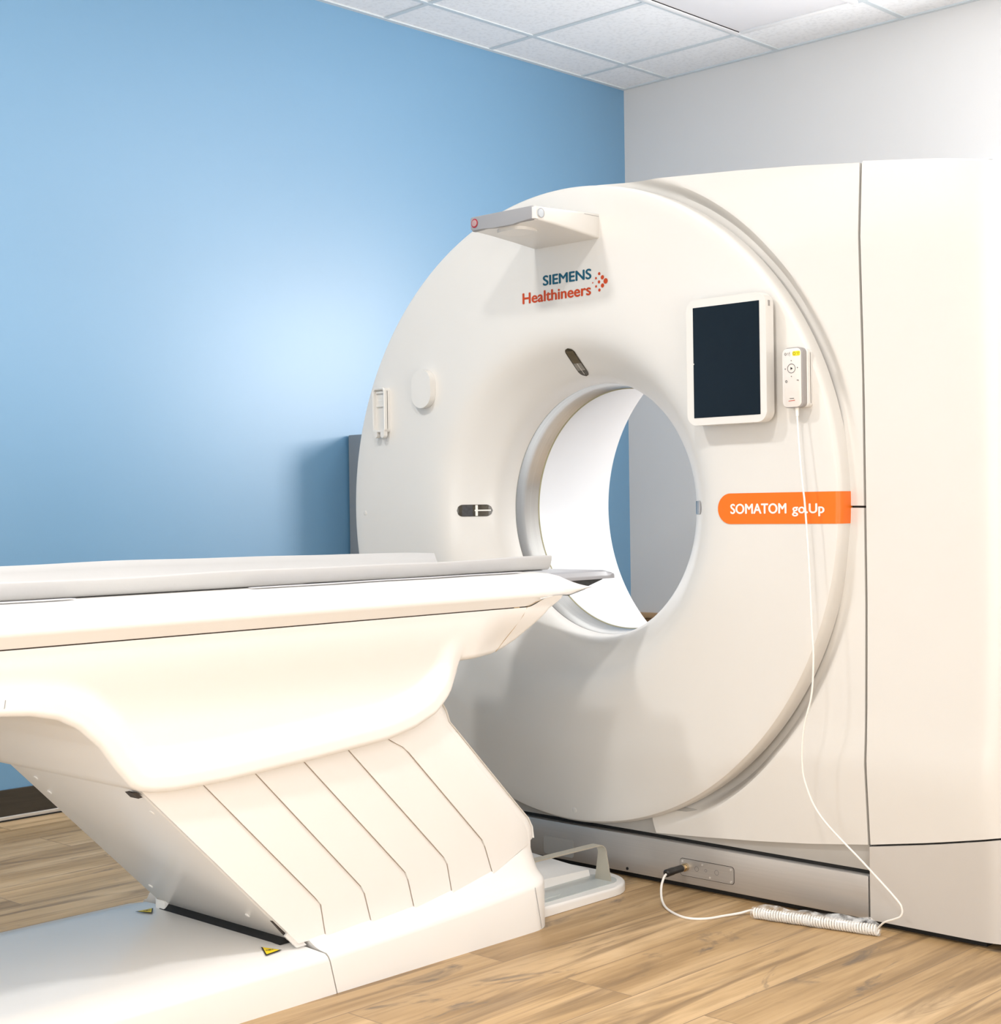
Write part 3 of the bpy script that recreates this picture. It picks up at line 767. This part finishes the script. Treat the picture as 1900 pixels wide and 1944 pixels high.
# dark joints between the panels
for i in range(1, 6):
    l = [(x, 2.5005, z) for x, z in LINES[i]]
    b = MB(); b.tube(l, 0.0004, 5); b.done('panel_joint', mat('joint_brown', (0.30, 0.21, 0.14), 0.6, var=0.05) if i == 1 else bpy.data.materials['joint_brown'], PT)
# gap under the slanted back of the pedestal, hinge lugs, screws
b = MB(); b.prism([(1.973, 0.1015), (1.999, 0.1015), (2.02, 0.116), (1.988, 0.116)], lambda p: (p[0], 2.535, p[1]), lambda p: (p[0], 2.975, p[1])); b.done('base_gap', 'black', PT)
b = MB(); b.prism([(1.962, 0.128), (1.978, 0.140), (2.018, 0.098), (1.992, 0.098)], lambda p: (p[0], 2.503, p[1]), lambda p: (p[0], 2.5085, p[1])); b.done('corner_lug', 'table', PT)
b = MB(); b.prism([(1.975, 0.098), (1.975, 0.122), (2.02, 0.122), (2.02, 0.098)], lambda p: (p[0], 2.955, p[1]), lambda p: (p[0], 2.99, p[1]), bev=0.004); b.done('corner_lug', 'table', PT)
b = MB(); b.prism([(1.938, 0.1645), (1.946, 0.166), (1.978, 0.128), (1.974, 0.125)], lambda p: (p[0] - 0.002, 2.512, p[1] - 0.002), lambda p: (p[0] - 0.002, 2.519, p[1] - 0.002)); b.done('corner_slot', 'shadow_gap', PT)
b = MB(); b.prism([(1.612, 0.474), (1.622, 0.474), (1.634, 0.463), (1.624, 0.462)], lambda p: (p[0] - 0.0025, 2.508, p[1] - 0.0025), lambda p: (p[0] - 0.0025, 2.535, p[1] - 0.0025)); b.done('corner_slot', 'shadow_gap', PT)
nrm = Vector((-0.703, 0, -0.711))
def on_back(y, t): # t: 0 top, 1 bottom on the slanted back
    return Vector((1.625 + 0.367 * t, y, 0.471 - 0.363 * t)) + nrm * 0.0008
for y, t in ((2.93, 0.06), (2.94, 0.16), (2.545, 0.14), (2.945, 0.84), (2.60, 0.86)):
    c = on_back(y, t); u = Vector((0.711, 0, -0.703)); v = Vector((0, 1, 0)); b = MB()
    b.tube([c - nrm * 0.002, c + nrm * 0.0006, c + nrm * 0.0014], 0.006, 16, rf=lambda t: 0.006 if t < 0.9 else 0.0045); b.done('screw_cap', 'table', PT)

# upper body
ZBODY = [(X0, 0.652), (1.31, 0.650), (1.385, 0.643), (1.437, 0.631), (1.478, 0.610), (1.521, 0.571), (1.553, 0.528), (1.586, 0.490), (1.605, 0.479), (1.632, 0.4725), (1.680, 0.4685), (1.80, 0.4705), (2.013, 0.4835), (2.233, 0.501), (2.31, 0.517), (2.376, 0.5425), (2.43, 0.590), (2.455, 0.625), (2.461, 0.6515), (2.600, 0.6555), (2.640, 0.667), (2.674, 0.6855), (2.730, 0.735), (2.775, 0.7805)]
ZTOPB = 0.764
def zbody(x): return interp(x, ZBODY)
def bot_dist(x, z):
    best = 9
    for (xa, za), (xb, zb2) in zip(ZBODY, ZBODY[1:]):
        dx, dz = xb - xa, zb2 - za; L2 = dx * dx + dz * dz
        t = max(0, min(1, ((x - xa) * dx + (z - za) * dz) / L2))
        best = min(best, math.hypot(x - xa - dx * t, z - za - dz * t))
    return best
def body_y(x, z):
    if z > ZTOPB + 0.0005: return 2.4640 - (z - ZTOPB) * 0.62
    d = bot_dist(x, z)
    up = ZTOPB - z
    ins = 0.030 * smooth01(up / 0.17)
    wsk = 1 - smooth01((x - 2.40) / 0.08)      # the skirt fades out towards the head bracket
    skirt = wsk * (1 - smooth01((d - 0.028) / 0.055))
    ins = ins * (1 - skirt) + 0.006 * skirt
    if x > 2.46: ins += 0.030 * smooth01((x - 2.5) / 0.12) * smooth01(up / 0.1) + 0.0 
    if d < 0.012: ins += 0.012 - math.sqrt(max(0, 0.012 ** 2 - (0.012 - d) ** 2))
    return 2.4645 + ins
xsg = sorted(set([X0 + (1.31 - X0) * k / 10 for k in range(11)] + [1.31 + (1.70 - 1.31) * k / 48 for k in range(49)] + [1.70 + (2.30 - 1.70) * k / 24 for k in range(25)] + [2.30 + (2.775 - 2.30) * k / 54 for k in range(55)] + [2.4612]))
NZ = 40
rows = []
for x in xsg:
    z0 = zbody(x); row = []
    for k in range(NZ + 1):
        t = k / NZ; t = t ** 1.6
        zt_ = ZTOPB + 0.0242 * smooth01((x - 2.665) / 0.07)
        z = z0 + (max(zt_, z0 + 0.001) - z0) * t
        row.append((x, body_y(x, z), z))
    rows.append(row)
full = [[(x, mir(y), z) for x, y, z in r[::-1]] + r for r in rows]
# cross the underside: near bottom point joins far bottom point
b = MB()
V = b.grid([r for r in rows]); V2 = b.grid([[(x, mir(y), z) for x, y, z in r] for r in rows])
for i in range(len(rows) - 1):
    b.face([V[i][0], V[i + 1][0], V2[i + 1][0], V2[i][0]])
b.face(V[0] + V2[0][::-1])
b.done('table_body', 'table', PT, smooth=45)
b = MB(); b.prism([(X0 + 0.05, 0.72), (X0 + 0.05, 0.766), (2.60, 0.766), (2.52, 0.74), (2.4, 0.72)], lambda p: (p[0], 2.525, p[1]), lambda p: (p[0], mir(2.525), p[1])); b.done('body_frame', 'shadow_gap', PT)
# dark groove strip along the side, ends before the head bracket
b = MB(); b.box(X0, 2.622, 2.4665, 2.49, 0.7625, 0.7668); b.done('groove_strip', mat('groove_dark', (0.05, 0.035, 0.025), 0.6, var=0.05), PT)
b = MB(); b.box(2.622, 2.641, 2.4655, 2.49, 0.7625, 0.7670, 0.001); b.done('groove_end', mat('groove_tan', (0.45, 0.33, 0.18), 0.6, var=0.05), PT)
# seam of the head bracket and foot section
b = MB(); b.tube([(2.735, 2.4545, 0.7835), (2.690, 2.4580, 0.776), (2.665, 2.4645, 0.764), (2.655, body_y(2.655, 0.745) - 0.0003, 0.745), (2.640, body_y(2.640, 0.715) - 0.0003, 0.715), (2.622, body_y(2.622, 0.68) - 0.0003, 0.68), (2.610, body_y(2.61, 0.662) - 0.0003, 0.660)], 0.0007, 5)
b.done('bracket_seam', bpy.data.materials['groove_tan'], PT)
b = MB(); b.tube([(1.333, body_y(1.333, 0.678) - 0.0003, 0.678), (1.331, body_y(1.331, 0.665) - 0.0003, 0.665), (1.326, body_y(1.326, 0.652) + 0.002, 0.651)], 0.0008, 5); b.done('foot_seam', 'grey_plastic', PT)

# white top rail with a bevelled nose
def rail_section(x):
    # (y, z) from inner top edge out and down to the groove
    f = smooth01((x - 2.70) / 0.20)
    return [(2.60, 0.8405), (2.56, 0.8400), (2.515, 0.8375), (2.485, 0.8325), (2.465, 0.8235), (2.4525, 0.8105), (2.4485, 0.798), (2.4490, 0.790), (2.4515, 0.7862), (2.4535, 0.7835), (2.4590, 0.7750), (2.4645, 0.7665), (2.485, 0.7665)]
rows = []
for x in [X0, X0 + 0.02] + [1.0 + 0.1 * k for k in range(17)] + [2.66]:
    rows.append([(x, y, z) for y, z in rail_section(x)])
# nose: taper the section to the tip
for x, f in ((2.68, 0.0), (2.70, 0.0), (2.72, 0.0), (2.74, 0.0), (2.77, 0.0), (2.80, 0.0), (2.812, 0.01), (2.82, 0.06), (2.84, 0.26), (2.86, 0.47), (2.88, 0.68), (2.90, 0.88), (2.911, 0.985)):
    r = []
    for j, (y, z) in enumerate(rail_section(x)):
        zl = 0.7865
        if j >= 9:
            z = max(z, zbody(x) if False else z); z = z + (0.7865 - z) * smooth01((x - 2.665) / 0.07); y = y - 0.012 * smooth01((x - 2.665) / 0.07) * (1 if j in (10, 11) else 0)
        z = z + (0.8015 - z) * f; y = y + 0.022 * smooth01((x - 2.70) / 0.2)
        r.append((x, y, z))
    rows.append(r)
b = MB()
V = b.grid(rows); V2 = b.grid([[(x, mir(y), z) for x, y, z in r] for r in rows])
for i in range(len(rows) - 1):
    b.face([V[i][0], V[i + 1][0], V2[i + 1][0], V2[i][0]]); b.face([V[i][-1], V[i + 1][-1], V2[i + 1][-1], V2[i][-1]])
b.face(V[0] + V2[0][::-1]); b.face(V[-1] + V2[-1][::-1])
b.done('top_rail', 'table', PT, smooth=45)
b = MB(); b.prism([(2.825, 0.7830), (2.888, 0.7955), (2.885, 0.799), (2.83, 0.7885)], lambda p: (p[0], 2.474, p[1]), lambda p: (p[0], mir(2.474), p[1])); b.done('nose_shade', 'carbon', PT)  # dark strip standing in for the shade under the nose, in carbon colour
# protective film strips on the rail edge
for xa, xb in ((X0, 1.52), (1.93, 2.74)):
    b = MB(); n = 20
    b.grid([[(xa + (xb - xa) * k / n, 2.568 - w * (1 if 0 < k < n else 0.8) + 0.003 * math.sin(k * 0.9), 0.8418 + 0.0007 * t) for w, t in ((0.0, 1), (0.022, 1))] for k in range(n + 1)])
    b.done('edge_film', mat('film_grey', (0.60, 0.60, 0.64), 0.4, var=0.02) if xa == X0 else bpy.data.materials['film_grey'], PT, solid=0.0006)

# moving cradle whose tip reaches the bore
def cradle_sec(x):
    e = smooth01((x - 3.06) / 0.09)
    zt_ = 0.8325 - 0.012 * e
    return zt_
rows = []
for x, w, dz in ((0.60, 0.205, 0), (1.6, 0.205, 0), (2.6, 0.205, 0), (3.05, 0.203, 0), (3.09, 0.202, 0), (3.112, 0.201, -0.0006), (3.128, 0.200, -0.0022), (3.140, 0.199, -0.0058), (3.147, 0.198, -0.0110), (3.150, 0.197, -0.0165)):
    r = []
    for t in (-1.0, -0.995, -0.97, -0.9, -0.75, -0.4, 0, 0.4, 0.75, 0.9, 0.97, 0.995, 1.0):
        z = 0.8330 + dz - 0.030 * (1 - abs(t) ** 3) * 0.45 * (1 - smooth01((x - 2.9) / 0.15))
        if abs(t) > 0.96: z = 0.8330 + dz - 0.0155 * ((abs(t) - 0.96) / 0.04) * (1 - smooth01((x - 3.12) / 0.03))
        z = max(z, 0.8112)
        r.append((x, YC + w * t, z))
    r += [(x, YC + w * t, 0.8100 + (0.0 if x < 3.1 else 0.0)) for t in (1.0, 0.5, 0, -0.5, -1.0)]
    rows.append(r)
b = MB(); V = b.grid(rows, close_v=True); b.face(V[0]); b.face(V[-1][::-1]); b.done('cradle', 'cradle', PT, 'grey sliding cradle', smooth=40)
b = MB(); b.prism([(0.6, 0.812), (3.118, 0.812), (3.112, 0.8072), (3.05, 0.791), (2.9, 0.79), (0.6, 0.79)], lambda p: (p[0], 2.607, p[1]), lambda p: (p[0], mir(2.607), p[1])); b.done('cradle_beam', 'carbon', PT, 'black carbon underside')

# warning labels on the rail floor plate
def warn(c, s_, ang, z):
    b = MB(); pts = []
    P2 = [(c[0] + s_ * math.cos(ang + k * 2.0944), c[1] + s_ * math.sin(ang + k * 2.0944)) for k in range(3)]
    b.face([b.v((x, y, z(x, y) + 0.0028)) for x, y in P2]); lab = b.done('warning_label', 'black_print', PT, 'yellow triangular warning label', smooth=None, merge=None)
    b = MB(); P3 = [(c[0] + 0.80 * (x - c[0]), c[1] + 0.80 * (y - c[1])) for x, y in P2]
    b.face([b.v((x, y, z(x, y) + 0.0034)) for x, y in P3]); b.done('label_field', 'yellow', lab, smooth=None, merge=None)
    b = MB()
    for dx, dy, r in ((0, 0, 0.004), (-0.006, 0.002, 0.0025), (0.006, -0.002, 0.0025)):
        b.face([b.v((c[0] + dx + r * math.cos(k), c[1] + dy + r * 0.6 * math.sin(k), z(c[0], c[1]) + 0.0042)) for k in [i * 2 * PI / 10 for i in range(10)]])
    b.done('label_symbol', 'black_print', lab, smooth=None, merge=None)
def zrail(x, y): return interp(min(y, mir(y)), [(2.45, 0.08), (2.46, 0.085), (2.53, 0.1005), (2.56, 0.102), (2.8, 0.102)])
warn((1.936, 2.5215), 0.026, PI / 2 + 0.1, zrail)
warn((1.939, 2.971), 0.026, -PI / 2 - 0.1, zrail)

# ------------------------------------------------------------------ mattress pad in the cradle
pd = empty('table_pad', (1.7, YC, 0.84), 'pale grey trough-shaped mattress pad lying along the patient table', 'mattress')
sec = [(0.2155, 0.877), (0.213, 0.8785), (0.2095, 0.877), (0.206, 0.868), (0.199, 0.856), (0.185, 0.849), (0.15, 0.8455), (0.07, 0.8435), (0.0, 0.843)]
sec_o = [(0.2165, 0.875), (0.2150, 0.866), (0.2115, 0.854), (0.2055, 0.8455), (0.200, 0.8425)]
half = sec
loop = [(-y, z) for y, z in sec_o[::-1]] + [(-y, z) for y, z in half] + [(y, z) for y, z in half[::-1][1:]] + [(y, z) for y, z in sec_o] 
rows = []
for k in range(70):
    x = 0.62 + (2.882 - 0.62) * k / 69
    wv = 0.0012 * math.sin(x * 7.1) + 0.0008 * math.sin(x * 13.7 + 1)
    rows.append([(x, YC + y + (0.002 * math.sin(x * 9 + 2) if abs(y) > 0.19 else 0), z + (wv + (interp(x, [(1.2, 0.0165), (1.6, 0.0150), (2.2, 0.0125), (2.57, 0.0100), (2.75, 0.005), (2.882, 0.0)]) if y > 0 else -0.001)) * max(0, (z - 0.845) / 0.033)) for y, z in loop])
b = MB(); V = b.grid(rows); b.grid([[tuple(r[0].co) for r in V], [tuple(r[-1].co) for r in V]])
b.face(V[0]); b.face(V[-1][::-1])
b.done('pad_shell', 'pad', pd, smooth=50)
for sgn in (-1, 1):
    b = MB(); b.grid([[(x, YC + sgn * w, z) for w, z in ((0.19, 0.8412), (0.2025, 0.8412), (0.2025, 0.8422), (0.19, 0.8422))] for x in (2.10, 2.86)])
    b.done('pad_base_strip', 'carbon', pd)

# ------------------------------------------------------------------ foot switch
fs = empty('foot_switch', (2.97, 2.68, 0), 'white foot switch with grey hoop guard on floor between table and scanner', 'foot pedal')
def fpoly(x0, x1, y0, y1, r, n=8):
    P_ = [(x0, y0), ]
    for k in range(n + 1): a = -PI / 2 + PI / 2 * k / n; P_.append((x1 - r + r * math.cos(a), y0 + r + r * math.sin(a)))
    for k in range(n + 1): a = PI / 2 * k / n; P_.append((x1 - r + r * math.cos(a), y1 - r + r * math.sin(a)))
    P_.append((x0, y1)); return P_
b = MB(); b.prism(fpoly(2.75, 3.155, 2.515, 2.93, 0.12), lambda p: (p[0], p[1], 0.024), lambda p: (p[0], p[1], 0.001), bev=0.008, seg=4); b.done('base_plate', 'table', fs)
b = MB(); b.prism(fpoly(2.755, 3.115, 2.545, 2.66, 0.055), lambda p: (p[0], p[1], 0.0255), lambda p: (p[0], p[1], 0.020)); b.done('tread', 'pedal_blue', fs, 'grey-blue tread')
b = MB(); b.prism(fpoly(2.755, 2.90, 2.565, 2.625, 0.028), lambda p: (p[0], p[1], 0.0275), lambda p: (p[0], p[1], 0.024), bev=0.001); b.done('tread_button', 'pedal_blue', fs)
b = MB(); b.prism([(2.64, 0.024), (2.645, 0.052), (2.90, 0.084), (2.90, 0.024)], lambda p: (2.76, p[0], p[1]), lambda p: (3.085, p[0], p[1] - (0.0)), bev=0.004); 
for v in b.bm.verts:
    if v.co.x > 3.0: v.co.z = 0.024 + (v.co.z - 0.024) * 0.6
b.done('pedal', 'table', fs)
b = MB(); 
for dx in (0, 0.013): b.grid([[(2.895 + dx + r * math.cos(a * PI / 8), 2.72 + r * 0.9 * math.sin(a * PI / 8), 0.0480 + 0.125 * (0.075 + r * 0.9 * math.sin(a * PI / 8)) ) for a in range(16)] for r in (0.010, 0.0075)], close_v=True)
b.done('pedal_symbol', 'black_print', fs, smooth=None, merge=None)
sp = [(2.70, 0.126)] + [(3.045 + 0.028 * math.sin(a), 0.0945 + 0.028 * math.cos(a)) for a in [PI / 2 * k / 8 for k in range(9)]] + [(3.074, 0.024)]
sp[0] = (2.76, 0.1245)
b = MB(); rows = []
for i, (x, z) in enumerate(sp):
    w = 0.014 + 0.013 * smooth01((0.10 - z) / 0.06)
    rows.append([(x, 2.585 - w, z), (x, 2.585 + w, z)])
b.grid(rows); b.done('guard_bar', 'strap', fs, solid=0.003)
b = MB(); b.box(2.756, 2.760, 2.567, 2.603, 0.0245, 0.1265); b.done('guard_foot', 'strap', fs)

# ------------------------------------------------------------------ lights
def area(name, loc, target, sx, sy, power, col=(1, 1, 1), spread=180):
    l = bpy.data.lights.new(name, 'AREA'); l.shape = 'RECTANGLE'; l.size = sx; l.size_y = sy; l.energy = power; l.color = col
    l.spread = math.radians(spread)
    o = bpy.data.objects.new(name, l); COL.objects.link(o); o.location = loc
    o.rotation_euler = (Vector(target) - Vector(loc)).to_track_quat('-Z', 'Y').to_euler()
    return o
ZL = ZC - 0.02
area('ceiling_lamp', (1.30, 2.93, ZL), (1.30, 2.93, 0), 0.22, 0.22, 23, (1.0, 0.985, 0.96))
area('ceiling_lamp', (1.30, 1.60, ZL), (1.30, 1.60, 0), 0.22, 0.22, 20, (1.0, 0.985, 0.96))
area('added_uplight', (0.2, 0.3, 2.1), (0.6, 0.8, 3), 0.8, 0.8, 9, (1.0, 1.0, 1.0))  # unseen uplight added to brighten the ceiling
area('added_uplight', (3.7, -0.4, 1.5), (3.9, 0.4, 3), 0.8, 0.8, 40, (0.97, 0.98, 1.0))  # second unseen uplight, added for the far ceiling and grey wall
area('ceiling_lamp', (4.95, 1.5, ZL), (4.95, 1.5, 0), 0.6, 0.6, 11, (0.98, 0.99, 1.0))  # unseen, added to lighten the grey wall behind the bore
area('added_fill', (XW - 0.03, 2.30, 1.86), (0, 2.30, 1.86), 1.1, 0.8, 44, (0.98, 0.99, 1.0))  # lamp added inside the added frame, makes the glow on the blue wall
area('added_fill', (-1.35, 0.9, 0.95), (3.0, 2.7, 0.7), 2.4, 1.8, 36, (1.0, 0.985, 0.955))  # big soft fill added on the camera side, no opening there
area('added_fill', (1.5, -1.38, 0.85), (2.8, 2.7, 0.4), 2.4, 1.5, 34, (1.0, 0.99, 0.97))  # low side fill added for the table side and lower scanner face

w = bpy.data.worlds.new('World'); S.world = w; w.use_nodes = True
w.node_tree.nodes['Background'].inputs[0].default_value = (0.8, 0.85, 0.9, 1); w.node_tree.nodes['Background'].inputs[1].default_value = 0.3

# ------------------------------------------------------------------ camera
cam = bpy.data.cameras.new('camera'); co = bpy.data.objects.new('camera', cam); COL.objects.link(co)
F = 2917.0; cam.sensor_fit = 'HORIZONTAL'; cam.sensor_width = 36.0; cam.lens = 36.0 * F / 1900.0
cam.clip_start = 0.05; cam.clip_end = 50
yaw = math.radians(43.7); roll = math.radians(0.83); pit = math.atan((964.0 - 972.0) / F)
fw = Vector((math.cos(yaw) * math.cos(pit), math.sin(yaw) * math.cos(pit), math.sin(pit)))
r0 = Vector((math.sin(yaw), -math.cos(yaw), 0)); u0 = r0.cross(fw)
rt = r0 * math.cos(roll) - u0 * math.sin(roll); up = u0 * math.cos(roll) + r0 * math.sin(roll)
mx = Matrix((rt, up, -fw)).transposed().to_4x4(); mx.translation = (0, 0, 1.0)
co.matrix_world = mx
S.camera = co

vs = S.view_settings
S.display_settings.display_device = 'sRGB'
vs.view_transform = 'Standard'; vs.look = 'None'; vs.gamma = 1.0; vs.use_curve_mapping = False
vs.exposure = 0.57
S.cycles.use_denoising = True
S.cycles.max_bounces = 10; S.cycles.diffuse_bounces = 6; S.cycles.transparent_max_bounces = 12
